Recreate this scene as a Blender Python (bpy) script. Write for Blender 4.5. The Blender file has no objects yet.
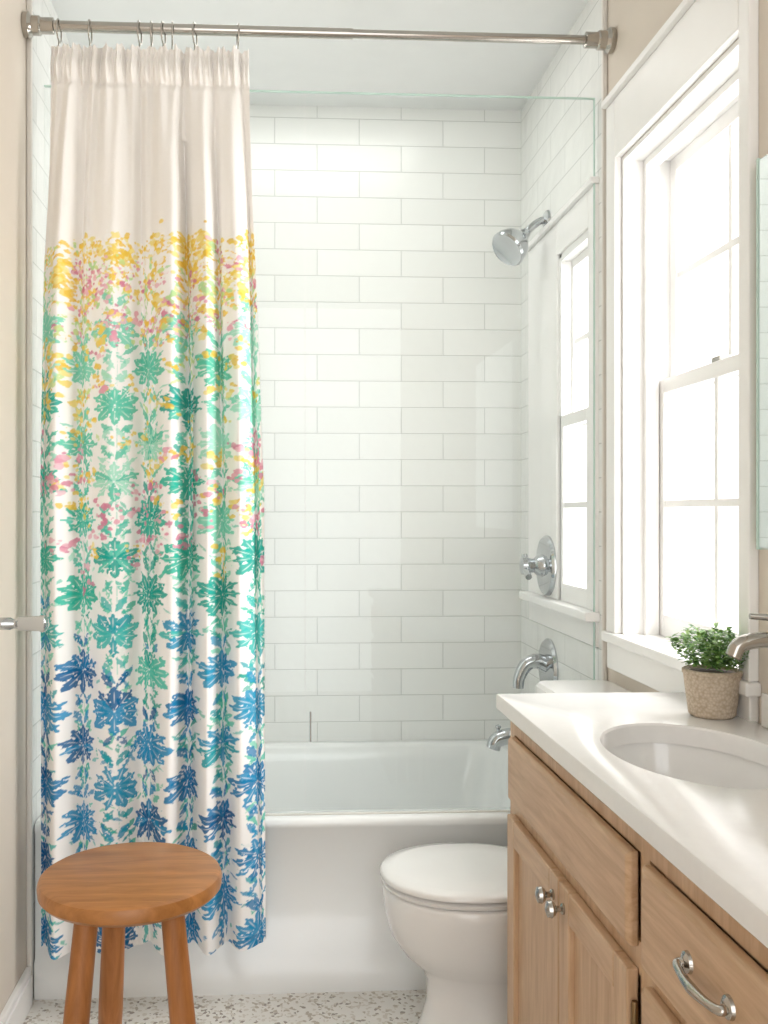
import bpy, bmesh, math, random
import numpy as np
from mathutils import Vector, Matrix
random.seed(7); rng = np.random.default_rng(7)
scene = bpy.context.scene
try:
    scene.view_settings.view_transform = 'Standard'
    scene.view_settings.look = 'None'
except Exception: pass

def lin(c):
    if isinstance(c, str):
        c = [int(c[i:i+2], 16)/255 for i in (0, 2, 4)]
    return tuple((v/12.92 if v <= .04045 else ((v+.055)/1.055)**2.4) for v in c)

# ---------------------------------------------------------------- materials
def new_mat(name):
    m = bpy.data.materials.new(name); m.use_nodes = True
    nt = m.node_tree; b = nt.nodes['Principled BSDF']
    return m, nt, b

def simple(name, col, rough=.5, metal=0., var=.03, nscale=12., bump=0., bscale=80., coat=0.):
    m, nt, b = new_mat(name)
    c = lin(col)
    tc = nt.nodes.new('ShaderNodeTexCoord')
    n = nt.nodes.new('ShaderNodeTexNoise'); n.inputs['Scale'].default_value = nscale
    n.inputs['Detail'].default_value = 4
    nt.links.new(tc.outputs['Object'], n.inputs['Vector'])
    r = nt.nodes.new('ShaderNodeValToRGB')
    r.color_ramp.elements[0].position = .3; r.color_ramp.elements[1].position = .7
    r.color_ramp.elements[0].color = (*[v*(1-var) for v in c], 1)
    r.color_ramp.elements[1].color = (*[min(1, v*(1+var)) for v in c], 1)
    nt.links.new(n.outputs['Fac'], r.inputs['Fac'])
    nt.links.new(r.outputs['Color'], b.inputs['Base Color'])
    b.inputs['Roughness'].default_value = rough
    b.inputs['Metallic'].default_value = metal
    b.inputs['Coat Weight'].default_value = coat
    if bump:
        n2 = nt.nodes.new('ShaderNodeTexNoise'); n2.inputs['Scale'].default_value = bscale
        nt.links.new(tc.outputs['Object'], n2.inputs['Vector'])
        bp = nt.nodes.new('ShaderNodeBump'); bp.inputs['Strength'].default_value = bump
        bp.inputs['Distance'].default_value = .002
        nt.links.new(n2.outputs['Fac'], bp.inputs['Height'])
        nt.links.new(bp.outputs['Normal'], b.inputs['Normal'])
    return m

def tile_mat(name, axis):
    m, nt, b = new_mat(name)
    tc = nt.nodes.new('ShaderNodeTexCoord')
    s = nt.nodes.new('ShaderNodeSeparateXYZ'); nt.links.new(tc.outputs['Object'], s.inputs[0])
    cx = nt.nodes.new('ShaderNodeCombineXYZ')
    nt.links.new(s.outputs['X' if axis == 'x' else 'Y'], cx.inputs['X'])
    nt.links.new(s.outputs['Z'], cx.inputs['Y'])
    mp = nt.nodes.new('ShaderNodeMapping'); mp.inputs['Location'].default_value = (.09+.06, .035, 0)
    nt.links.new(cx.outputs[0], mp.inputs['Vector'])
    br = nt.nodes.new('ShaderNodeTexBrick')
    br.offset = .5; br.inputs['Scale'].default_value = 1
    br.inputs['Brick Width'].default_value = .298; br.inputs['Row Height'].default_value = .0925
    br.inputs['Mortar Size'].default_value = .0018; br.inputs['Mortar Smooth'].default_value = .6
    br.inputs['Bias'].default_value = 0
    br.inputs['Color1'].default_value = (*lin('F6F7F4'), 1)
    br.inputs['Color2'].default_value = (*lin('F2F3F0'), 1)
    br.inputs['Mortar'].default_value = (*lin('D4D6D2'), 1)
    nt.links.new(mp.outputs[0], br.inputs['Vector'])
    nt.links.new(br.outputs['Color'], b.inputs['Base Color'])
    b.inputs['Roughness'].default_value = .17
    n = nt.nodes.new('ShaderNodeTexNoise'); n.inputs['Scale'].default_value = 9
    nt.links.new(tc.outputs['Object'], n.inputs['Vector'])
    b1 = nt.nodes.new('ShaderNodeBump'); b1.inputs['Strength'].default_value = .4; b1.inputs['Distance'].default_value = .008
    nt.links.new(n.outputs['Fac'], b1.inputs['Height'])
    b2 = nt.nodes.new('ShaderNodeBump'); b2.invert = True
    b2.inputs['Strength'].default_value = .6; b2.inputs['Distance'].default_value = .002
    nt.links.new(br.outputs['Fac'], b2.inputs['Height'])
    nt.links.new(b1.outputs[0], b2.inputs['Normal'])
    nt.links.new(b2.outputs[0], b.inputs['Normal'])
    return m

def wood_mat(name, c1, c2, stretch=(1, 1, 1), rough=.4, scale=9):
    m, nt, b = new_mat(name)
    tc = nt.nodes.new('ShaderNodeTexCoord')
    mp = nt.nodes.new('ShaderNodeMapping'); mp.inputs['Scale'].default_value = stretch
    nt.links.new(tc.outputs['Object'], mp.inputs['Vector'])
    n = nt.nodes.new('ShaderNodeTexNoise'); n.inputs['Scale'].default_value = scale
    n.inputs['Detail'].default_value = 8; n.inputs['Roughness'].default_value = .62
    n.inputs['Distortion'].default_value = .6
    nt.links.new(mp.outputs[0], n.inputs['Vector'])
    r = nt.nodes.new('ShaderNodeValToRGB')
    r.color_ramp.elements[0].position = .32; r.color_ramp.elements[1].position = .68
    r.color_ramp.elements[0].color = (*lin(c1), 1); r.color_ramp.elements[1].color = (*lin(c2), 1)
    nt.links.new(n.outputs['Fac'], r.inputs['Fac'])
    nt.links.new(r.outputs['Color'], b.inputs['Base Color'])
    b.inputs['Roughness'].default_value = rough
    bp = nt.nodes.new('ShaderNodeBump'); bp.inputs['Strength'].default_value = .12; bp.inputs['Distance'].default_value = .001
    nt.links.new(n.outputs['Fac'], bp.inputs['Height']); nt.links.new(bp.outputs[0], b.inputs['Normal'])
    return m

def thin_glass(name, tint, gloss=1.0):
    # Schlick fresnel per face, independent of face side
    m = bpy.data.materials.new(name); m.use_nodes = True
    nt = m.node_tree; nt.nodes.clear()
    o = nt.nodes.new('ShaderNodeOutputMaterial')
    t = nt.nodes.new('ShaderNodeBsdfTransparent'); t.inputs[0].default_value = (*tint, 1)
    g = nt.nodes.new('ShaderNodeBsdfGlossy'); g.inputs['Roughness'].default_value = .0
    g.inputs[0].default_value = (.95, .95, .95, 1)
    lw = nt.nodes.new('ShaderNodeLayerWeight'); lw.inputs['Blend'].default_value = .5
    p = nt.nodes.new('ShaderNodeMath'); p.operation = 'POWER'; p.inputs[1].default_value = 5
    ma = nt.nodes.new('ShaderNodeMath'); ma.operation = 'MULTIPLY_ADD'; ma.inputs[1].default_value = .96*gloss; ma.inputs[2].default_value = .035*gloss
    nt.links.new(lw.outputs['Facing'], p.inputs[0]); nt.links.new(p.outputs[0], ma.inputs[0])
    mx = nt.nodes.new('ShaderNodeMixShader')
    nt.links.new(ma.outputs[0], mx.inputs[0]); nt.links.new(t.outputs[0], mx.inputs[1]); nt.links.new(g.outputs[0], mx.inputs[2])
    nt.links.new(mx.outputs[0], o.inputs[0])
    return m

M = {}
M['beige'] = simple('wall_paint_beige', 'E2D8CB', .75, var=.01, bump=.1)
M['ceil'] = simple('ceiling_paint', 'EEF0EF', .8, var=.01)
M['trim'] = simple('white_trim_paint', 'FAF9F7', .35, var=.01)
M['tx'] = tile_mat('subway_tile_back', 'x')
M['ty'] = tile_mat('subway_tile_side', 'y')
M['edge'] = simple('tile_edge_trim', 'E2DED7', .3)
M['porc'] = simple('white_porcelain', 'F3F2F0', .1, var=.005, coat=.5)
M['tub'] = simple('tub_enamel', 'F4F6F5', .14, var=.005, coat=.4)
M['chrome'] = simple('polished_chrome', 'C4C7CA', .08, 1., var=.02)
M['nickel'] = simple('brushed_nickel', 'B4AFA8', .16, 1., var=.03)
M['oakv'] = wood_mat('vanity_oak_vertical', 'BA9673', 'D8B897', (6, 6, .6), .42, 8)
M['oakh'] = wood_mat('vanity_oak_horizontal', 'BA9673', 'D8B897', (6, .6, 8), .42, 8)
M['stool'] = wood_mat('stool_wood', '94602F', 'BC8048', (1.2, 9, 3), .35, 5)
M['stoolleg'] = wood_mat('stool_leg_wood', '98602F', 'BA7C48', (9, 9, 1), .4, 5)
M['quartz'] = simple('quartz_countertop', 'F1EFED', .16, var=.012, nscale=60)
M['brass'] = simple('antique_brass', '8A7354', .35, 1.)
M['sglass'] = thin_glass('shower_glass', (.985, .995, .992), .45)
M['wglass'] = thin_glass('window_glass', (.99, .99, .99), .9)
M['gedge'] = simple('glass_edge_green', 'C4DCD2', .15)
M['drain'] = simple('drain_chrome', 'A0A0A0', .2, 1.)
M['mirror'] = simple('mirror_silver', 'EAEEED', .02, 1., var=.0)

# floor: white terrazzo / pebble speckle
m, nt, b = new_mat('speckled_floor')
tc = nt.nodes.new('ShaderNodeTexCoord')
v = nt.nodes.new('ShaderNodeTexVoronoi'); v.inputs['Scale'].default_value = 125
nt.links.new(tc.outputs['Object'], v.inputs['Vector'])
sp = nt.nodes.new('ShaderNodeSeparateColor'); nt.links.new(v.outputs['Color'], sp.inputs[0])
r = nt.nodes.new('ShaderNodeValToRGB'); r.color_ramp.interpolation = 'CONSTANT'
el = r.color_ramp.elements
el[0].position = 0; el[0].color = (*lin('A0968C'), 1)
el[1].position = .05; el[1].color = (*lin('C4BAAC'), 1)
e = el.new(.13); e.color = (*lin('DED8CE'), 1)
e = el.new(.28); e.color = (*lin('F0EDE7'), 1)
nt.links.new(sp.outputs[0], r.inputs[0])
nt.links.new(r.outputs[0], b.inputs['Base Color']); b.inputs['Roughness'].default_value = .3
M['floor'] = m

# ---------------------------------------------------------------- mesh helpers
def link(o, parent=None):
    scene.collection.objects.link(o)
    if parent is not None: o.parent = parent
    return o
def empty(name):
    e = bpy.data.objects.new(name, None); e.empty_display_size = .05
    return link(e)
def mesh_obj(name, verts, faces, mat, parent=None, smooth=False):
    me = bpy.data.meshes.new(name); me.from_pydata([tuple(v) for v in verts], [], faces)
    bm = bmesh.new(); bm.from_mesh(me)
    bmesh.ops.recalc_face_normals(bm, faces=bm.faces[:]); bm.to_mesh(me); bm.free()
    me.materials.append(mat)
    if smooth:
        me.polygons.foreach_set('use_smooth', [True]*len(me.polygons))
    o = bpy.data.objects.new(name, me)
    return link(o, parent)
def autosmooth(o, deg=40):
    me = o.data
    bm = bmesh.new(); bm.from_mesh(me)
    for e in bm.edges:
        if len(e.link_faces) == 2 and e.calc_face_angle(0) > math.radians(deg): e.smooth = False
    for f in bm.faces: f.smooth = True
    bm.to_mesh(me); bm.free()
    return o
BV = [(0,0,0),(1,0,0),(1,1,0),(0,1,0),(0,0,1),(1,0,1),(1,1,1),(0,1,1)]
BF = [(0,3,2,1),(4,5,6,7),(0,1,5,4),(1,2,6,5),(2,3,7,6),(3,0,4,7)]
def boxes(name, blist, mat, parent=None, bevel=0.):
    vs, fs = [], []
    for (x0,x1,y0,y1,z0,z1) in blist:
        k = len(vs)
        vs += [(x0+(x1-x0)*a, y0+(y1-y0)*b_, z0+(z1-z0)*c) for a,b_,c in BV]
        fs += [tuple(i+k for i in f) for f in BF]
    o = mesh_obj(name, vs, fs, mat, parent)
    if bevel:
        md = o.modifiers.new('bevel', 'BEVEL'); md.width = bevel; md.segments = 2; md.limit_method = 'ANGLE'
        md.harden_normals = False
    return o
def loft(name, loops, mat, parent=None, cap0=True, cap1=True, smooth=True, deg=40):
    n = len(loops[0]); vs = [p for l in loops for p in l]; fs = []
    for k in range(len(loops)-1):
        for i in range(n):
            j = (i+1) % n
            fs.append((k*n+i, k*n+j, (k+1)*n+j, (k+1)*n+i))
    if cap0: fs.append(tuple(range(n)))
    if cap1: fs.append(tuple((len(loops)-1)*n+i for i in range(n)))
    o = mesh_obj(name, vs, fs, mat, parent)
    if smooth: autosmooth(o, deg)
    return o
def rr(x0,x1,y0,y1,r,z,n=8):
    pts = []
    for cx,cy,a0 in ((x1-r,y1-r,0),(x0+r,y1-r,90),(x0+r,y0+r,180),(x1-r,y0+r,270)):
        for i in range(n+1):
            a = math.radians(a0+90*i/n)
            pts.append((cx+r*math.cos(a), cy+r*math.sin(a), z))
    return pts
def frame(d):
    d = Vector(d).normalized()
    u = Vector((0,0,1)) if abs(d.z) < .9 else Vector((1,0,0))
    a = d.cross(u).normalized(); return d, a, d.cross(a).normalized()
def lathe(name, prof, org, axis, mat, parent=None, n=40, deg=35):
    d,a,b_ = frame(axis); org = Vector(org); loops = []
    for r_,h in prof:
        r_ = max(r_, 1e-4)
        loops.append([org+d*h+a*(r_*math.cos(2*math.pi*i/n))+b_*(r_*math.sin(2*math.pi*i/n)) for i in range(n)])
    return loft(name, loops, mat, parent, deg=deg)
def catmull(P, k=8):
    P = [Vector(p) for p in P]; Q = [P[0]*2-P[1]]+P+[P[-1]*2-P[-2]]; out = []
    for i in range(1, len(Q)-2):
        for s in range(k):
            t = s/k
            out.append(.5*((2*Q[i])+(Q[i+1]-Q[i-1])*t+(2*Q[i-1]-5*Q[i]+4*Q[i+1]-Q[i+2])*t*t+(3*Q[i]-Q[i-1]-3*Q[i+1]+Q[i+2])*t**3))
    out.append(P[-1]); return out
def sweep(name, P, rad, mat, parent=None, n=20, k=8, deg=50):
    pts = catmull(P, k) if k > 1 else [Vector(p) for p in P]
    m_ = len(pts)
    if not hasattr(rad, '__len__'): rad = [rad, rad]
    rr_ = [float(np.interp(i/(m_-1), np.linspace(0,1,len(rad)), rad)) for i in range(m_)]
    loops = []; a = None
    for i,p in enumerate(pts):
        t = (pts[min(i+1,m_-1)]-pts[max(i-1,0)]).normalized()
        if a is None: a = frame(t)[1]
        a = (a-t*a.dot(t)).normalized(); b_ = t.cross(a)
        loops.append([p+a*(rr_[i]*math.cos(2*math.pi*j/n))+b_*(rr_[i]*math.sin(2*math.pi*j/n)) for j in range(n)])
    return loft(name, loops, mat, parent, deg=deg)
def torus(name, c, axis, R, r_, mat, parent=None, n=28, k=10):
    d,a,b_ = frame(axis); c = Vector(c); vs=[]; fs=[]
    for i in range(n):
        A = 2*math.pi*i/n; e_ = a*math.cos(A)+b_*math.sin(A)
        for j in range(k):
            B = 2*math.pi*j/k; vs.append(c+e_*(R+r_*math.cos(B))+d*(r_*math.sin(B)))
    for i in range(n):
        for j in range(k):
            fs.append((i*k+j, ((i+1)%n)*k+j, ((i+1)%n)*k+(j+1)%k, i*k+(j+1)%k))
    return mesh_obj(name, vs, fs, mat, parent, True)

# ---------------------------------------------------------------- room
XL, XR, YT, YB, ZC, YN = -.636, .885, 2.5, 3.354, 2.69, -1.6
boxes('floor', [(XL-.15, XR+.17, YN, YB+.15, -.1, 0)], M['floor'])
boxes('ceiling', [(XL-.15, XR+.17, YN, YB+.15, ZC, ZC+.1)], M['ceil'])
boxes('wall_left', [(XL-.15, XL, YN, YB+.15, 0, ZC)], M['beige'])
boxes('wall_back', [(XL, XR, YB, YB+.15, 0, ZC)], M['beige'])
W1 = (1.735, 2.383, .945, 2.165); W2 = (2.590, 2.880, .985, 2.05)
XO = XR+.17
boxes('wall_right', [
 (XR,XO,YN,W1[0],0,ZC),(XR,XO,W1[0],W1[1],0,W1[2]),(XR,XO,W1[0],W1[1],W1[3],ZC),
 (XR,XO,W1[1],W2[0],0,ZC),(XR,XO,W2[0],W2[1],0,W2[2]),(XR,XO,W2[0],W2[1],W2[3],ZC),
 (XR,XO,W2[1],YB+.15,0,ZC)], M['beige'])
boxes('wall_tile_back', [(XL+.01, XR-.01, YB-.01, YB, .3, ZC)], M['tx'])
boxes('wall_tile_left', [(XL, XL+.01, YT-.02, YB, .0, ZC)], M['ty'])
boxes('wall_tile_right', [
 (XR-.01,XR,YT+.0,W2[0],.0,ZC),(XR-.01,XR,W2[0],W2[1],0,W2[2]),(XR-.01,XR,W2[0],W2[1],W2[3],ZC),(XR-.01,XR,W2[1],YB,0,ZC)], M['ty'])
boxes('trim_1', [(XR-.014,XR,YT-.014,YT,0,ZC)], M['edge'], bevel=.004)
boxes('trim_2', [(XL,XL+.014,YT-.034,YT-.02,0,ZC)], M['edge'], bevel=.004)
boxes('baseboard_left', [(XL,XL+.014,YN,YT-.036,.078,.098),(XL,XL+.018,YN,YT-.036,0,.078)], M['trim'], bevel=.003)
boxes('baseboard_right', [(XR-.014,XR,1.99,YT-.016,0,.1)], M['trim'], bevel=.003)

# ---------------------------------------------------------------- windows
def window(name, W, cas_far, cas_near, head, sill_out, ncol, dep=.087, s=.038):
    y0,y1,z0,z1 = W; e = empty(name)
    t = .02
    zm = z0+(z1-z0)*.515
    boxes('casing', [
      (XR-t, XR, y1, y1+cas_far, z0+.004, z1+head),
      (XR-t, XR, y0-cas_near, y0, z0+.004, z1+head),
      (XR-t, XR, y0, y1, z1, z1+head)], M['trim'], e, .003)
    boxes('head_cap', [(XR-t-.012, XR, y0-cas_near-.004, y1+cas_far+.004, z1+head, z1+head+.018)], M['trim'], e, .003)
    boxes('jamb', [(XR-.001,XO,y1-.012,y1,z0,z1),(XR-.001,XO,y0,y0+.012,z0,z1),(XR-.001,XO,y0+.012,y1-.012,z1-.012,z1)], M['trim'], e, .002)
    if dep>.05:
        boxes('stop', [(XR+.05,XR+.085,y1-.03,y1-.012,z0,z1-.012),(XR+.05,XR+.085,y0+.012,y0+.03,z0,z1-.012),(XR+.05,XR+.085,y0+.03,y1-.03,z1-.03,z1-.012)], M['trim'], e, .002)
    else:
        boxes('parting_stop', [(XR+dep,XR+dep+.0315,y1-.022,y1-.0005,zm+.0205,z1-.0125),(XR+dep,XR+dep+.0315,y0+.0005,y0+.022,zm+.0205,z1-.0125),(XR+dep,XR+dep+.0315,y0+.0225,y1-.0225,z1-.024,z1-.0005)], M['trim'], e)
    boxes('sill', [(XR, XO, y0+.012, y1-.012, z0-.022, z0+.004)], M['trim'], e)
    boxes('stool_board', [(XR-sill_out, XR, y0-cas_near-.01, y1+cas_far+.01, z0-.022, z0+.004)], M['trim'], e, .004)
    boxes('apron', [(XR-.018, XR, y0-cas_near, y1+cas_far, z0-.092, z0-.022)], M['trim'], e, .003)
    def sash(nm, x0, x1, za, zb, br):
        a,b_ = y0+.0125, y1-.0125
        L = [(x0,x1,a,a+s,za,zb),(x0,x1,b_-s,b_,za,zb),(x0,x1,a+s,b_-s,za,za+br),(x0,x1,a+s,b_-s,zb-.036,zb)]
        xm0,xm1 = x0+.004,x1-.004
        for c in range(1,ncol):
            yc = a+(b_-a)*c/ncol; L.append((xm0,xm1,yc-.009,yc+.009,za+br,zb-.036))
        zc = (za+br+zb-.036)/2
        L.append((xm0-.0005,xm1+.0005,a+s,b_-s,zc-.009,zc+.009))
        boxes(nm, L, M['trim'], e, .002)
        boxes(nm+'_glass', [((x0+x1)/2-.001,(x0+x1)/2+.001,a+s-.002,b_-s+.002,za+br-.002,zb-.034)], M['wglass'], e)
    sash('lower_sash', XR+dep, XR+dep+.03, z0+.004, zm+.02, .055)
    sash('upper_sash', XR+dep+.032, XR+dep+.060, zm-.02, z1-.012, .036)
    if ncol > 1:
        boxes('sash_lock', [(XR+.09,XR+.12,(y0+y1)/2-.02,(y0+y1)/2+.02,zm+.02,zm+.032)], M['nickel'], e, .002)
    return e
window('window_1', W1, .062, .04, .15, .03, 2)
window('window_reflection', W2, .33, .06, .1, .05, 1, dep=-.012, s=.024)  # the room window's reflection in the shower glass, modelled as a second window

# ---------------------------------------------------------------- bathtub
tx0,tx1,ty1 = XL+.0125, XR-.0125, YB-.0125
def fr(z, off, r=.006): return rr(tx0,tx1,YT-off,ty1,r,z)
loops = [fr(0,.012),fr(.088,.012),fr(.1,.0),fr(.425,.0),fr(.429,.004),fr(.442,.004),fr(.448,.002,.008),fr(.452,-.004,.012)]
def ins(z,a,f,bk,r): return rr(tx0+a,tx1-a,YT+f,ty1-bk,r,z)
loops += [ins(.453,.03,.02,.02,.03), ins(.451,.075,.072,.05,.11), ins(.442,.085,.082,.058,.12), ins(.40,.093,.09,.064,.13),
          ins(.25,.12,.11,.085,.15), ins(.14,.15,.135,.11,.16), ins(.095,.19,.17,.15,.16), ins(.085,.26,.23,.2,.14)]
tub = empty('bathtub')
loft('tub_body', loops, M['tub'], tub, deg=50)
lathe('tub_drain', [(.0,0),(.028,0),(.03,.003),(.0,.004)], (.6,2.93,.085), (0,0,1), M['drain'], tub)

# tub filler, valves, shower head
sp_ = empty('tub_spout')
lathe('flange', [(.0,0),(.034,0),(.034,.006),(.026,.01),(.0,.01)], (XR-.011,3.0,.54), (-1,0,0), M['chrome'], sp_)
sweep('spout', [(XR-.015,3.0,.54),(.80,3.0,.545),(.74,3.0,.543),(.705,3.0,.53),(.695,3.0,.505)], [.026,.027,.026,.024,.022], M['chrome'], sp_)
lathe('diverter_knob', [(.0,0),(.005,0),(.005,.015),(.009,.02),(.009,.026),(.0,.03)], (.712,3.0,.552), (0,0,1), M['chrome'], sp_)

vx = XR-.0205
va = empty('shower_valve')
lathe('escutcheon', [(.0,0),(.096,0),(.096,.005),(.090,.013),(.055,.018),(.0,.018)], (vx,2.975,1.09), (-1,0,0), M['chrome'], va, 56)
lathe('hub', [(.0,.01),(.036,.016),(.032,.035),(.022,.045),(.024,.06),(.030,.07),(.028,.084),(.0,.09)], (vx,2.975,1.09), (-1,0,0), M['chrome'], va)
sweep('lever', [(vx-.07,2.975,1.09),(vx-.075,2.95,1.075),(vx-.078,2.912,1.058)], [.013,.011,.010], M['chrome'], va)
sweep('lever_top', [(vx-.07,2.975,1.09),(vx-.072,2.985,1.125)], [.012,.009], M['chrome'], va, k=2)

wx = XR-.0105
ws = empty('wall_spout')
lathe('escutcheon', [(.0,0),(.092,0),(.092,.005),(.086,.013),(.052,.018),(.0,.018)], (wx,2.985,.765), (-1,0,0), M['chrome'], ws, 56)
sweep('spout', [(wx-.008,2.985,.772),(wx-.04,2.985,.785),(wx-.075,2.985,.775),(wx-.098,2.985,.735),(wx-.102,2.985,.70)], [.027,.024,.022,.019,.017], M['chrome'], ws)

sh = empty('shower_head')
lathe('flange', [(.0,0),(.032,0),(.03,.006),(.016,.014),(.0,.014)], (XR-.011,3.01,2.197), (-1,0,0), M['chrome'], sh)
sweep('arm', [(XR-.015,3.01,2.197),(.85,3.01,2.194),(.825,3.01,2.177),(.803,3.01,2.154)], .0115, M['chrome'], sh)
d = Vector((-.60,-.28,-.56)).normalized()
o0 = Vector((.806,3.01,2.158))
lathe('head', [(.0,0),(.014,0),(.018,.01),(.016,.022),(.022,.028),(.034,.038),(.052,.062),(.06,.085),(.061,.1),(.056,.106),(.05,.103),(.0,.101)], o0, d, M['chrome'], sh)

# ---------------------------------------------------------------- shower glass
gl = empty('shower_glass_screen')
gy0,gy1 = 2.530,2.538
GT = 2.378
for nm,a,b_ in (('panel_1',XL+.03,.078),('panel_2',.082,.862)):
    boxes(nm, [(a,b_,gy0,gy1,.4555,GT)], M['sglass'], gl)
boxes('panel_edges', [(XL+.03,.862,gy0,gy1,GT+.0005,GT+.0035),(.8625,.8655,gy0,gy1,.4555,GT+.0035)], M['gedge'], gl)
boxes('bottom_channel', [(XL+.03,.865,gy0-.003,gy1+.003,.4530,.4552)], M['edge'], gl)
sweep('door_pull', [(.094,gy0-.0105,.65),(.094,gy0-.0105,.73)], .0024, M['chrome'], gl, k=2)

# ---------------------------------------------------------------- rod + rings
rd = empty('shower_curtain_rod')
RY,RZ = 2.445,2.494
sweep('outer_tube', [(XL+.002,RY,RZ),(.0,RY,RZ),(.20,RY,RZ)], .0135, M['nickel'], rd, k=1, n=28)
sweep('inner_tube', [(.195,RY,RZ),(XR-.002,RY,RZ)], .0115, M['nickel'], rd, k=1, n=28)
for nm,x,s in (('flange_a',XL,1),('flange_b',XR,-1)):
    lathe(nm, [(.0,0),(.03,0),(.032,.004),(.032,.014),(.027,.018),(.024,.022),(.024,.04),(.02,.044),(.02,.075),(.0,.08)], (x,RY,RZ), (s,0,0), M['nickel'], rd)
for i,x in enumerate((-.548,-.47,-.345,-.315,-.285,-.262,-.205,-.095)):
    torus('ring_%d'%(i+1), (x,RY,RZ-.0118), (1,.15*math.sin(i*3),0), .027, .0022, M['nickel'], rd)
    sweep('hook_%d'%(i+1), [(x,RY,RZ-.038),(x,RY-.005,RZ-.050),(x,RY-.010,RZ-.0625)], .002, M['nickel'], rd, n=8)

# ---------------------------------------------------------------- shower curtain
NU, NV = 540, 1080
PW = .62; ZT, ZB = 2.428, .165
P = np.linspace(0, PW, NU); Z = np.linspace(ZB, ZT, NV)
PP, ZZ = np.meshgrid(P, Z)
def smooth_noise(cell):
    gh, gw = int((ZT-ZB)/cell)+3, int(PW/cell)+3
    g = rng.random((gh, gw)); a = (ZZ-ZB)/cell; b_ = PP/cell
    i = a.astype(int); j = b_.astype(int); fa = a-i; fb = b_-j
    fa = fa*fa*(3-2*fa); fb = fb*fb*(3-2*fb)
    return (g[i,j]*(1-fa)*(1-fb)+g[i+1,j]*fa*(1-fb)+g[i,j+1]*(1-fa)*fb+g[i+1,j+1]*fa*fb)*2-1
N0 = smooth_noise(.0035); N1 = smooth_noise(.006); N2 = smooth_noise(.013); N3 = smooth_noise(.05)
base = np.array(lin('FAF8F6')); col = np.zeros((NV,NU,3)); col[:] = base
topc = np.array(lin('F7F3EE'))
tt = np.clip((ZZ-1.85)/.15,0,1)[...,None]; col = col*(1-tt)+topc*tt
def win(cx,cz,R):
    j0=max(0,int((cx-R)/PW*(NU-1))); j1=min(NU,int((cx+R)/PW*(NU-1))+2)
    i0=max(0,int((cz-R-ZB)/(ZT-ZB)*(NV-1))); i1=min(NV,int((cz+R-ZB)/(ZT-ZB)*(NV-1))+2)
    if j0>=j1 or i0>=i1: return None
    return slice(i0,i1), slice(j0,j1)
def put(s, mask, c, a=1.):
    mk = (mask*a)[...,None]; col[s] = col[s]*(1-mk)+np.array(c)*mk
def leaf(cx,cz,L,Wd,ang,c,a=.9,rag=.25,drop=-.75,pk=1.2,barb=0):
    s = win(cx+math.cos(ang)*L/2, cz+math.sin(ang)*L/2, L*.62)
    if s is None: return
    dx = PP[s]-cx; dz = ZZ[s]-cz
    t = (dx*math.cos(ang)+dz*math.sin(ang))/L; q = -dx*math.sin(ang)+dz*math.cos(ang)
    tt_ = np.clip(t,0,1); half = Wd*np.sin(np.pi*tt_**pk)**.75*(1+rag*(N1[s]+.8*N0[s]))
    if barb:
        half = half*(.72+.28*np.cos(2*np.pi*(tt_*barb-np.abs(q)/Wd*.35)))
    mk = np.clip((half-np.abs(q))/.0014+.5,0,1)*((t>0)&(t<1))
    mk = mk*np.where(N0[s]*.7+N1[s]*.5+N2[s]*.3>drop,1.,.2)
    put(s, mk, c, a)
def medallion(cx,cz,R,c,c2,kind):
    if kind==0: angs=[0,.60,1.15,1.72,2.35,math.pi]; wf=.235
    elif kind==1: angs=[.33,.95,1.57,2.2,2.82]; wf=.23
    else: angs=[0,.5,.98,1.45,2.0,2.6,math.pi]; wf=.20
    for k,an in enumerate(angs):
        rl = R*random.uniform(.9,1.15); w_ = R*wf*random.uniform(.9,1.1); cc = c if random.random()<.75 else c2
        for sg in ((1,) if an in (0,math.pi) else (1,-1)):
            aa = math.pi/2+sg*an
            leaf(cx+math.cos(aa)*R*.03, cz+math.sin(aa)*R*.03, rl, w_, aa, cc, .93, .35, -.66, 1.3, random.choice((0,3)))
            leaf(cx+math.cos(aa)*R*.35, cz+math.sin(aa)*R*.35, rl*.5, .0011, aa, base, .6, 0, -2)
def blob(cx,cz,R,c,a=.9):
    s = win(cx,cz,R*1.5)
    if s is None: return
    r_ = np.hypot(PP[s]-cx, ZZ[s]-cz)
    mk = np.clip((R*(1+.5*N1[s]+.5*N2[s])-r_)/.0012+.5,0,1); put(s, mk, c, a)
yel=[lin('F4D665'),lin('F5E496'),lin('F0C94E')]; pnk=[lin('E8A4B8'),lin('F0C2CE'),lin('DA86A4')]
mint=[lin('84D9C0'),lin('62CBB0'),lin('A8E4CE')]; teal=[lin('33BEA6'),lin('58CBB6'),lin('22AD9E')]
tb=[lin('1FA8B4'),lin('2E9CC4'),lin('46C0BA')]; blue=[lin('1782B8'),lin('2796C8'),lin('0E6AA2')]
lim=[lin('D0E498'),lin('BAE0A2')]
def palette(z):
    z += random.uniform(-.06,.06)
    if z>1.55: return mint
    if z>1.2: return mint if random.random()<.5 else teal
    if z>.98: return teal
    if z>.82: return tb if random.random()<.6 else teal
    return blue if random.random()<.8 else tb
def pal_leaf(z):
    z += random.uniform(-.08,.08)
    if z>1.72: return lim
    if z>1.45: return mint+lim[:1]
    if z>1.0: return mint+teal[:2]
    if z>.5: return teal+mint[:2]+tb
    return tb+blue[:2]+teal[:2]
dxx=.0930
x=-.015+dxx*.5
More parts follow.
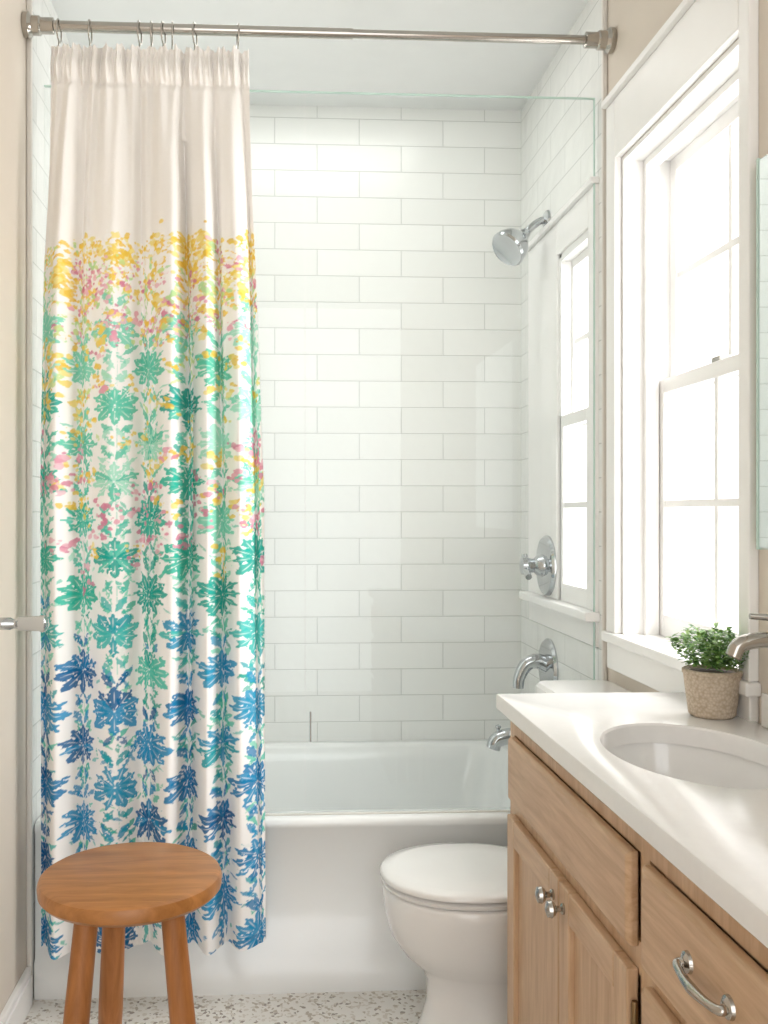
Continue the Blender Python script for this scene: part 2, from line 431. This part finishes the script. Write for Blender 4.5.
while x<PW+.05:
    z=.12
    while z<1.85:
        c=random.choice(pal_leaf(z))
        Lf=random.uniform(.03,.05); wd=random.uniform(.0045,.0080); off=random.uniform(.002,.010)
        an0=random.uniform(.3,1.0)
        for sgn in (1,-1):
            leaf(x+sgn*off, z, Lf, wd, math.pi/2-sgn*an0, c, .85, .4, -.6, 1.1, random.choice((0,3)))
            if random.random()<.5: leaf(x+sgn*off*1.6, z+.012, Lf*.7, wd*.7, -math.pi/2+sgn*an0, c, .75, .4, -.5)
        z+=random.uniform(.024,.038)
    leaf(x,.13,1.6,.0012,math.pi/2,mint[1],.5,.0,-.3)
    x+=dxx
for i in range(420):
    z=random.uniform(.14,1.9); c=random.choice(pal_leaf(z))
    leaf(random.uniform(0,PW), z, random.uniform(.012,.026), random.uniform(.002,.0045), random.uniform(0,6.28), c, .7, .5, -.45)
i=0; x=.025
while x<PW+.02:
    z=.195+(.095 if i%2 else 0)
    while z<1.74:
        pl=palette(z); c=random.choice(pl); c2=random.choice(pl)
        R=random.uniform(.048,.056)
        s=win(x,z,R*1.15)
        if s: put(s,(np.hypot(PP[s]-x,ZZ[s]-z)<R*(.98+.2*N2[s])).astype(float),base,.88)
        medallion(x+random.uniform(-.003,.003),z,R,c,c2,random.choice((0,0,1,2)))
        for sg in (1,-1):
            leaf(x+sg*.003,z+R*1.08,.044,.0078,math.pi/2-sg*.55,c2,.85,.4,-.55,1.2,0)
            leaf(x+sg*.003,z-R*1.08,.036,.006,-math.pi/2+sg*.6,c2,.8,.4,-.5,1.2,0)
        z+=.190
    x+=dxx; i+=1
def cluster(cx,cz,c,num,spr):
    for _ in range(num):
        blob(cx+random.gauss(0,spr), cz+random.gauss(0,spr), random.uniform(.0022,.0072), random.choice(c), .85)
for i in range(105):
    cluster(random.uniform(0,PW), 1.945-abs(random.gauss(0,.085)), yel, 11, .014)
for i in range(52):
    cluster(random.uniform(0,PW), random.gauss(1.79,.06), pnk, 8, .012)
for i in range(40):
    cluster(random.uniform(0,PW), random.gauss(1.68,.08), yel, 6, .013)
for i in range(48):
    cluster(random.uniform(0,PW), random.gauss(1.36,.10), yel, 8, .013)
for i in range(48):
    cluster(random.uniform(0,PW), random.gauss(1.27,.09), pnk, 8, .012)
for i in range(36):
    z=random.uniform(1.68,1.93); cluster(random.uniform(0,PW), z, lim, 4, .012)
for i in range(70):
    cluster(random.uniform(0,PW), random.uniform(1.7,1.95), [base], 4, .012)
# geometry
U = PP/PW; H = (ZT-ZZ)/(ZT-ZB)     # H 0 top -> 1 bottom
xl = np.interp(H,[0,.08,.25,.5,1],[-.560,-.568,-.588,-.600,-.598])
xr = np.interp(H,[0,.08,.25,.5,1],[-.066,-.060,-.040,-.018,-.016])
ph = 2*np.pi*(5.2*U+.25*np.sin(2*np.pi*1.15*U+.5)+.05*np.sin(2*np.pi*H*.9+U*5))
A = np.interp(H,[0,.04,.12,.4,1],[.005,.008,.027,.038,.042])*(.8+.25*np.sin(2*np.pi*1.7*U+1.2))
yf = A*(np.sin(ph)+.28*np.sin(2*ph+.7+H)+.08*np.sin(3.3*ph+2*H))
yf += .006*np.sin(2*np.pi*15*U+2*np.sin(H*3)+3*np.sin(4*U))*np.exp(-np.clip(H-.03,0,1)*5)
yf += .0025*np.sin(2*np.pi*11*U+9*H+2*np.sin(6*U+5*H))
hd = 1/(1+np.exp((H-.038)/.004))
yf += hd*(.005*np.sin(2*np.pi*19*U+3*np.sin(7*U))+.003*np.sin(2*np.pi*41*U+H*10))
shir = np.exp(-((H-.040)/.005)**2)
yf += .008*shir + .003*np.exp(-((H-.008)/.004)**2) - .008*np.exp(-((H-.024)/.010)**2)
xx = xl+(xr-xl)*(U+.016*np.cos(ph)*np.clip(H*6,0,1))
yy = 2.408+yf
top_lim = 2.4295
yy = np.where(H<.1, np.minimum(yy, top_lim-.002+.002*np.tanh((yy-top_lim)*100)), yy)
zz = ZZ.copy()
zz -= .004*np.cos(ph)*np.clip((H-.9)*10,0,1)
zz += (.005*np.sin(2*np.pi*15*U+2*np.sin(9*U))+.003*np.sin(2*np.pi*37*U))*np.clip(1-H*20,0,1)
vs = np.stack([xx,yy,zz],-1).reshape(-1,3).astype(np.float32)
idx = np.arange(NU*NV).reshape(NV,NU)
q = np.stack([idx[:-1,:-1],idx[:-1,1:],idx[1:,1:],idx[1:,:-1]],-1).reshape(-1,4)
me = bpy.data.meshes.new('shower_curtain')
me.vertices.add(len(vs)); me.vertices.foreach_set('co', vs.ravel())
me.loops.add(q.size); me.loops.foreach_set('vertex_index', q.ravel().astype(np.int32))
me.polygons.add(len(q)); me.polygons.foreach_set('loop_start', np.arange(0,q.size,4,dtype=np.int32))
me.polygons.foreach_set('loop_total', np.full(len(q),4,dtype=np.int32))
me.polygons.foreach_set('use_smooth', np.ones(len(q),dtype=bool))
me.update(calc_edges=True); me.validate()
ca = me.color_attributes.new('print','FLOAT_COLOR','POINT')
ca.data.foreach_set('color', np.concatenate([col.reshape(-1,3),np.ones((NU*NV,1))],1).astype(np.float32).ravel())
m, nt, b = new_mat('printed_linen_curtain')
at = nt.nodes.new('ShaderNodeAttribute'); at.attribute_name='print'
nt.links.new(at.outputs['Color'], b.inputs['Base Color']); b.inputs['Roughness'].default_value=.85
b.inputs['Specular IOR Level'].default_value=.2
tc = nt.nodes.new('ShaderNodeTexCoord'); mp=nt.nodes.new('ShaderNodeMapping'); mp.inputs['Scale'].default_value=(1,1,.35)
n=nt.nodes.new('ShaderNodeTexNoise'); n.inputs['Scale'].default_value=320
nt.links.new(tc.outputs['Object'],mp.inputs[0]); nt.links.new(mp.outputs[0],n.inputs['Vector'])
bp=nt.nodes.new('ShaderNodeBump'); bp.inputs['Strength'].default_value=.25; bp.inputs['Distance'].default_value=.002
nt.links.new(n.outputs['Fac'],bp.inputs['Height']); nt.links.new(bp.outputs[0],b.inputs['Normal'])
me.materials.append(m)
link(bpy.data.objects.new('shower_curtain', me))

# ---------------------------------------------------------------- toilet
to = empty('toilet'); TY = 2.255
def egg(xf,xb,bw,z,n=48,sq=2.3):
    c = xf+(xb-xf)*.5; pts=[]
    for i in range(n):
        a=2*math.pi*i/n; ca_,sa=math.cos(a),math.sin(a)
        e_=2/sq if ca_>0 else 1.0
        x=c+(xb-xf)/2*math.copysign(abs(ca_)**(e_),ca_)
        y=TY+bw*math.copysign(abs(sa)**(.92),sa)
        pts.append((x,y,z))
    return pts
loft('bowl', [egg(.335,.74,.105,0),egg(.333,.74,.107,.02),egg(.348,.73,.095,.045),egg(.362,.72,.086,.10),egg(.362,.72,.088,.15),
   egg(.345,.72,.105,.18),egg(.305,.72,.135,.215),egg(.275,.72,.155,.26),egg(.262,.71,.168,.31),egg(.258,.70,.175,.345),egg(.258,.70,.177,.365),egg(.264,.69,.172,.372)], M['porc'], to, deg=60)
loft('seat', [egg(.266,.66,.164,.3725),egg(.254,.665,.176,.378),egg(.253,.665,.177,.385),egg(.260,.66,.170,.389)], M['porc'], to, deg=60)
loft('lid', [egg(.262,.66,.167,.391),egg(.251,.665,.178,.395),egg(.250,.665,.179,.402),egg(.256,.66,.173,.408),egg(.285,.64,.15,.412),egg(.35,.6,.09,.414)], M['porc'], to, deg=60)
boxes('lid_hinge', [(.655,.68,TY-.09,TY-.05,.372,.405),(.655,.68,TY+.05,TY+.09,.372,.405)], M['porc'], to, .005)
loft('tank_shelf', [rr(.62,.86,TY-.11,TY+.11,.04,.20),rr(.62,.87,TY-.17,TY+.17,.04,.34),rr(.64,.872,TY-.18,TY+.18,.03,.372)], M['porc'], to)
loft('tank', [rr(.70,.872,TY-.175,TY+.175,.03,.373),rr(.69,.874,TY-.195,TY+.195,.03,.42),rr(.685,.874,TY-.2,TY+.2,.03,.780)], M['porc'], to)
loft('tank_lid', [rr(.682,.876,TY-.205,TY+.205,.03,.781),rr(.676,.878,TY-.21,TY+.21,.035,.787),rr(.676,.878,TY-.21,TY+.21,.035,.809),rr(.684,.874,TY-.203,TY+.203,.03,.818)], M['porc'], to)
sweep('flush_lever', [(.685,TY+.15,.73),(.672,TY+.15,.73),(.668,TY+.12,.728),(.668,TY+.08,.722)], .006, M['chrome'], to)

# ---------------------------------------------------------------- vanity
va_ = empty('bathroom_vanity')
CF, CY0, CY1 = .492, .34, 1.965
CT = .877; CB = .842
boxes('cabinet_body', [(CF+.02, XR-.003, CY0, CY1, .1, .70),(CF+.02,CF+.03,CY0,CY1,.7,CB),(XR-.02,XR-.003,CY0,CY1,.7,CB),(CF+.03,XR-.02,CY0,CY0+.018,.7,CB),(CF+.03,XR-.02,CY1-.018,CY1,.7,CB)], M['oakv'], va_)
boxes('toe_kick', [(CF+.08, XR-.003, CY0+.01, CY1-.01, 0.001, .1)], M['brass'], va_)
ya,yb_=1.255,CY1-.035; yc_,yd=CY0+.03,1.225
ff=[(CF,CF+.02,CY1-.035,CY1,.1,CB),(CF,CF+.02,1.225,1.255,.1,CB),(CF,CF+.02,CY0,CY0+.03,.1,CB)]
for (p_,q_) in ((ya,yb_),(yc_,yd)):
    ff+=[(CF,CF+.02,p_,q_,CB-.04,CB),(CF,CF+.02,p_,q_,.1,.14)]
ff+=[(CF,CF+.02,ya,yb_,.635,.68),(CF,CF+.02,yc_,yd,.635,.67),(CF,CF+.02,yc_,yd,.43,.465)]
boxes('face_frame', ff, M['oakv'], va_)
def slab(nm,y0,y1,z0,z1):
    xo=CF-.017; s=.012
    lo=[[(CF-.0003,y0,z0),(CF-.0003,y1,z0),(CF-.0003,y1,z1),(CF-.0003,y0,z1)],
        [(xo+.006,y0,z0),(xo+.006,y1,z0),(xo+.006,y1,z1),(xo+.006,y0,z1)],
        [(xo,y0+s*.5,z0+s*.5),(xo,y1-s*.5,z0+s*.5),(xo,y1-s*.5,z1-s*.5),(xo,y0+s*.5,z1-s*.5)]]
    o=loft(nm,lo,M['oakh'],va_,smooth=False)
    md=o.modifiers.new('bevel','BEVEL'); md.width=.002; md.segments=2
def door(nm,y0,y1,z0,z1):
    xo=CF-.017; s=.052; xb=CF-.0003
    boxes(nm+'_stiles',[(xo,xb,y0,y0+s,z0,z1),(xo,xb,y1-s,y1,z0,z1)],M['oakv'],va_,.0025)
    boxes(nm+'_rails',[(xo,xb,y0+s,y1-s,z0,z0+s),(xo,xb,y0+s,y1-s,z1-s,z1)],M['oakh'],va_,.0025)
    boxes(nm+'_panel',[(xo+.010,xb,y0+s-.002,y1-s+.002,z0+s-.002,z1-s+.002)],M['oakv'],va_)
slab('false_drawer_front',1.262,1.925,.672,.800)
door('door_a',1.575,1.925,.135,.642); door('door_b',1.262,1.570,.135,.642)
slab('drawer_front_1',.385,1.217,.664,.800); slab('drawer_front_2',.385,1.217,.459,.641); slab('drawer_front_3',.385,1.217,.135,.436)
for i,(y,z) in enumerate(((1.602,.606),(1.543,.606))):
    lathe('knob_%d'%(i+1),[(.0,0),(.009,0),(.009,.003),(.005,.006),(.005,.012),(.010,.015),(.0145,.021),(.013,.027),(.006,.030),(.0,.031)],(CF-.017,y,z),(-1,0,0),M['nickel'],va_)
for i,(y,z) in enumerate(((1.02,.742),(1.02,.55),(1.02,.30))):
    x=CF-.017
    lathe('pull_rose_a%d'%i,[(.0,0),(.013,0),(.012,.004),(.007,.007),(.0,.007)],(x,y-.05,z),(-1,0,0),M['nickel'],va_,20)
    lathe('pull_rose_b%d'%i,[(.0,0),(.013,0),(.012,.004),(.007,.007),(.0,.007)],(x,y+.05,z),(-1,0,0),M['nickel'],va_,20)
    sweep('pull_%d'%i,[(x-.002,y-.05,z),(x-.012,y-.052,z-.002),(x-.017,y-.03,z-.004),(x-.019,y,z-.005),(x-.017,y+.03,z-.004),(x-.012,y+.052,z-.002),(x-.002,y+.05,z)],[.006,.0055,.005,.0065,.005,.0055,.006],M['nickel'],va_,14)
for i,(y,z) in enumerate(((1.931,.735),(1.931,.575),(1.931,.22),(1.2565,.575),(1.2565,.22))):
    lathe('hinge_%d'%i,[(.0,-.026),(.004,-.026),(.005,-.022),(.005,.022),(.004,.026),(.0,.026)],(CF-.008,y,z),(0,0,1),M['brass'],va_,12)
# countertop with oval cut-out
sc=(.672,1.485); sa_,sb=.137,.203; n=72
X0,X1,Y0,Y1 = .467, XR-.002, .32, 1.985
def outer(inset,z):
    pts=[]
    for i in range(n):
        a=2*math.pi*i/n; dx,dy=math.cos(a)*sa_,math.sin(a)*sb
        ts=[]
        if dx>1e-9: ts.append((X1-inset-sc[0])/dx)
        if dx<-1e-9: ts.append((X0+inset-sc[0])/dx)
        if dy>1e-9: ts.append((Y1-inset-sc[1])/dy)
        if dy<-1e-9: ts.append((Y0+inset-sc[1])/dy)
        t=min(ts); pts.append([sc[0]+dx*t,sc[1]+dy*t,z])
    for (cx_,cy_) in ((X0+inset,Y0+inset),(X0+inset,Y1-inset),(X1-inset,Y0+inset),(X1-inset,Y1-inset)):
        j=min(range(n),key=lambda i:(pts[i][0]-cx_)**2+(pts[i][1]-cy_)**2); pts[j]=[cx_,cy_,z]
    return [tuple(p) for p in pts]
def ell(k,z): return [(sc[0]+math.cos(2*math.pi*i/n)*sa_*k,sc[1]+math.sin(2*math.pi*i/n)*sb*k,z) for i in range(n)]
L=[ell(1,CB),outer(.004,CB),outer(0,CB+.004),outer(0,CT-.005),outer(.0015,CT-.0015),outer(.005,CT),ell(1.015,CT),ell(1.0,CT-.004),ell(1,CB)]
loft('countertop',L,M['quartz'],va_,cap0=False,cap1=False,deg=30)
boxes('backsplash',[(XR-.018,XR-.002,.32,1.655,CT+.0005,CT+.06)],M['quartz'],va_,.002)
sk=[ell(1.06,CB-.001),ell(1.03,CB-.001),ell(1.02,CB-.01),ell(.97,CB-.05),ell(.85,CB-.09),ell(.6,CB-.118),ell(.3,CB-.13),ell(.1,CB-.133)]
loft('sink_basin',sk,M['porc'],va_,cap0=False,deg=70)
lathe('sink_drain',[(.0,0),(.02,0),(.022,.003),(.012,.004),(.0,.002)],(sc[0],sc[1],CB-.133),(0,0,1),M['chrome'],va_)
fa=empty('sink_faucet'); fx=.84
lathe('base',[(.0,0),(.026,0),(.026,.006),(.018,.012),(.015,.03),(.0,.03)],(fx,1.485,CT+.0005),(0,0,1),M['nickel'],fa)
sweep('spout',[(fx,1.485,CT+.02),(fx,1.485,.98),(fx-.008,1.485,1.03),(fx-.035,1.485,1.052),(fx-.07,1.485,1.054),(fx-.098,1.485,1.046),(fx-.108,1.485,1.028)],[.015,.0145,.014,.013,.013,.0125,.0125],M['nickel'],fa)
sweep('lever',[(fx,1.485,1.035),(fx-.005,1.487,1.075),(fx-.035,1.49,1.088),(fx-.075,1.495,1.092)],[.010,.007,.006,.005],M['nickel'],fa)

# ---------------------------------------------------------------- potted plant
pp=empty('potted_plant'); pc=Vector((.820,1.745,CT+.0008))
m,nt,b=new_mat('woven_stone_pot')
tc=nt.nodes.new('ShaderNodeTexCoord'); vv=nt.nodes.new('ShaderNodeTexVoronoi'); vv.inputs['Scale'].default_value=190
nt.links.new(tc.outputs['Object'],vv.inputs['Vector'])
rp=nt.nodes.new('ShaderNodeValToRGB'); rp.color_ramp.elements[0].color=(*lin('D8CAB8'),1); rp.color_ramp.elements[1].color=(*lin('B6A48E'),1)
rp.color_ramp.elements[1].position=.8
nt.links.new(vv.outputs['Distance'],rp.inputs[0]); nt.links.new(rp.outputs[0],b.inputs['Base Color']); b.inputs['Roughness'].default_value=.8
bp=nt.nodes.new('ShaderNodeBump'); bp.invert=True; bp.inputs['Strength'].default_value=.6; bp.inputs['Distance'].default_value=.002
nt.links.new(vv.outputs['Distance'],bp.inputs['Height']); nt.links.new(bp.outputs[0],b.inputs['Normal'])
lathe('pot',[(.0,0),(.038,0),(.042,.004),(.048,.05),(.0515,.078),(.0535,.080),(.0535,.086),(.050,.088),(.048,.083),(.046,.078),(.0,.077)],pc,(0,0,1),m,pp)
soil=simple('soil','4A3A2C',.9,var=.2,nscale=90)
lathe('soil',[(.0,.0775),(.045,.0785),(.042,.082),(.0,.084)],pc,(0,0,1),soil,pp)
m,nt,b=new_mat('plant_leaf')
tc=nt.nodes.new('ShaderNodeTexCoord'); nn=nt.nodes.new('ShaderNodeTexNoise'); nn.inputs['Scale'].default_value=70
nt.links.new(tc.outputs['Object'],nn.inputs['Vector'])
rp=nt.nodes.new('ShaderNodeValToRGB'); rp.color_ramp.elements[0].position=.35; rp.color_ramp.elements[1].position=.68
rp.color_ramp.elements[0].color=(*lin('4C8244'),1); rp.color_ramp.elements[1].color=(*lin('A8CC74'),1)
nt.links.new(nn.outputs['Fac'],rp.inputs[0]); nt.links.new(rp.outputs[0],b.inputs['Base Color']); b.inputs['Roughness'].default_value=.5
vs=[];fs=[]
def addleaf(p,dr,up,L_,w):
    dr=dr.normalized(); sd=dr.cross(up)
    if sd.length<1e-3: sd=Vector((1,0,0))
    sd.normalize(); nn_=sd.cross(dr)
    k=len(vs); prof=((0,.15),(.3,.9),(.6,1),(.85,.6),(1,.05))
    for t,wd in prof:
        c=p+dr*(L_*t)-nn_*(L_*.25*t*t)
        vs.extend([c-sd*(w*wd)+nn_*w*.25, c, c+sd*(w*wd)+nn_*w*.25])
    for i in range(4):
        a=k+i*3; fs.extend([(a,a+1,a+4,a+3),(a+1,a+2,a+5,a+4)])
for s in range(105):
    a=random.uniform(0,2*math.pi); ro=math.sqrt(random.random())
    b0=pc+Vector((math.cos(a)*.036*ro,math.sin(a)*.036*ro,.08))
    tip=pc+Vector((math.cos(a)*.076*ro,math.sin(a)*.08*ro,.098+.066*math.sqrt(max(0,1-(ro*.85)**2))*random.uniform(.75,1.12)))
    for t in (.25,.4,.55,.7,.82,.92,1.0):
        p=b0.lerp(tip,t)
        for q_ in range(2):
            aa=random.uniform(0,2*math.pi)
            dr=Vector((math.cos(aa),math.sin(aa),random.uniform(.0,1.1)))
            addleaf(p,dr,Vector((0,0,1)),random.uniform(.010,.016),random.uniform(.0026,.0042))
vs=[Vector((min(v_.x,XR-.022),v_.y,v_.z)) for v_ in vs]
mesh_obj('foliage',vs,fs,m,pp,True)

# ---------------------------------------------------------------- stool
st=empty('wooden_stool'); sx,sy,sz=-.270,1.80,.585
lathe('seat',[(.0,-.038),(.150,-.038),(.163,-.034),(.169,-.027),(.170,-.012),(.167,-.004),(.160,0),(.0,0)],(sx,sy,sz),(0,0,1),M['stool'],st,72)
for i,a in enumerate((-26,-142,118)):
    a=math.radians(a); c_,s_=math.cos(a),math.sin(a)
    sweep('leg_%d'%(i+1),[(sx+c_*.088,sy+s_*.088,sz-.037),(sx+c_*.118,sy+s_*.118,.28),(sx+c_*.150,sy+s_*.150,.002)],[.0215,.024,.020],M['stoolleg'],st,24)

# ---------------------------------------------------------------- towel hook, mirror
hk=empty('wall_towel_hook')
lathe('rosette',[(.0,0),(.03,0),(.03,.008),(.022,.014),(.0,.016)],(XL,2.16,1.01),(1,0,0),M['chrome'],hk)
lathe('peg',[(.0,.008),(.014,.012),(.014,.045),(.011,.05),(.011,.058),(.016,.064),(.017,.108),(.019,.112),(.019,.122),(.012,.127),(.0,.128)],(XL,2.16,1.01),(1,0,0),M['chrome'],hk)
mi=empty('wall_mirror')
boxes('mirror_glass',[(XR-.022,XR-.002,1.02,1.655,1.195,1.89)],M['mirror'],mi,.003)
boxes('mirror_edge',[(XR-.0235,XR-.002,1.655,1.661,1.193,1.892)],M['gedge'],mi)

# ---------------------------------------------------------------- light
w=bpy.data.worlds.new('world'); scene.world=w; w.use_nodes=True
bg=w.node_tree.nodes['Background']; bg.inputs[0].default_value=(1,1,1,1); bg.inputs[1].default_value=2.85
def area(name,loc,tgt,sx_,sy_,e_,c=(1,1,1)):
    l=bpy.data.lights.new(name,'AREA'); l.shape='RECTANGLE'; l.size=sx_; l.size_y=sy_; l.energy=e_; l.color=c
    o=bpy.data.objects.new(name,l); o.location=loc
    o.rotation_euler=(Vector(tgt)-Vector(loc)).to_track_quat('-Z','Y').to_euler(); return link(o)
area('daylight_window_1',(1.75,2.0,1.9),(.3,2.1,1.2),1.3,1.6,70,(1,.985,.965))
area('alcove_side_fill',(1.5,2.75,1.7),(.5,2.8,1.3),.5,1.2,22,(1,.985,.965))  # added lamp behind the modelled reflection, brightens the alcove from the side
# added fill lamp above the tub, no fixture there; brightens the alcove
area('alcove_top_fill',(.12,2.86,ZC-.012),(.12,2.86,0),.9,.45,4.0,(1,.99,.97))

# ---------------------------------------------------------------- camera
cd=bpy.data.cameras.new('camera'); cam=bpy.data.objects.new('camera',cd); link(cam)
cd.sensor_fit='AUTO'; cd.sensor_width=36; cd.lens=950/1024*36
cd.shift_x=59.7/1024; cd.shift_y=0
cd.clip_start=.02
cam.location=(0,0,1.26); cam.rotation_euler=(math.radians(90),0,-math.radians(2.97))
scene.camera=cam
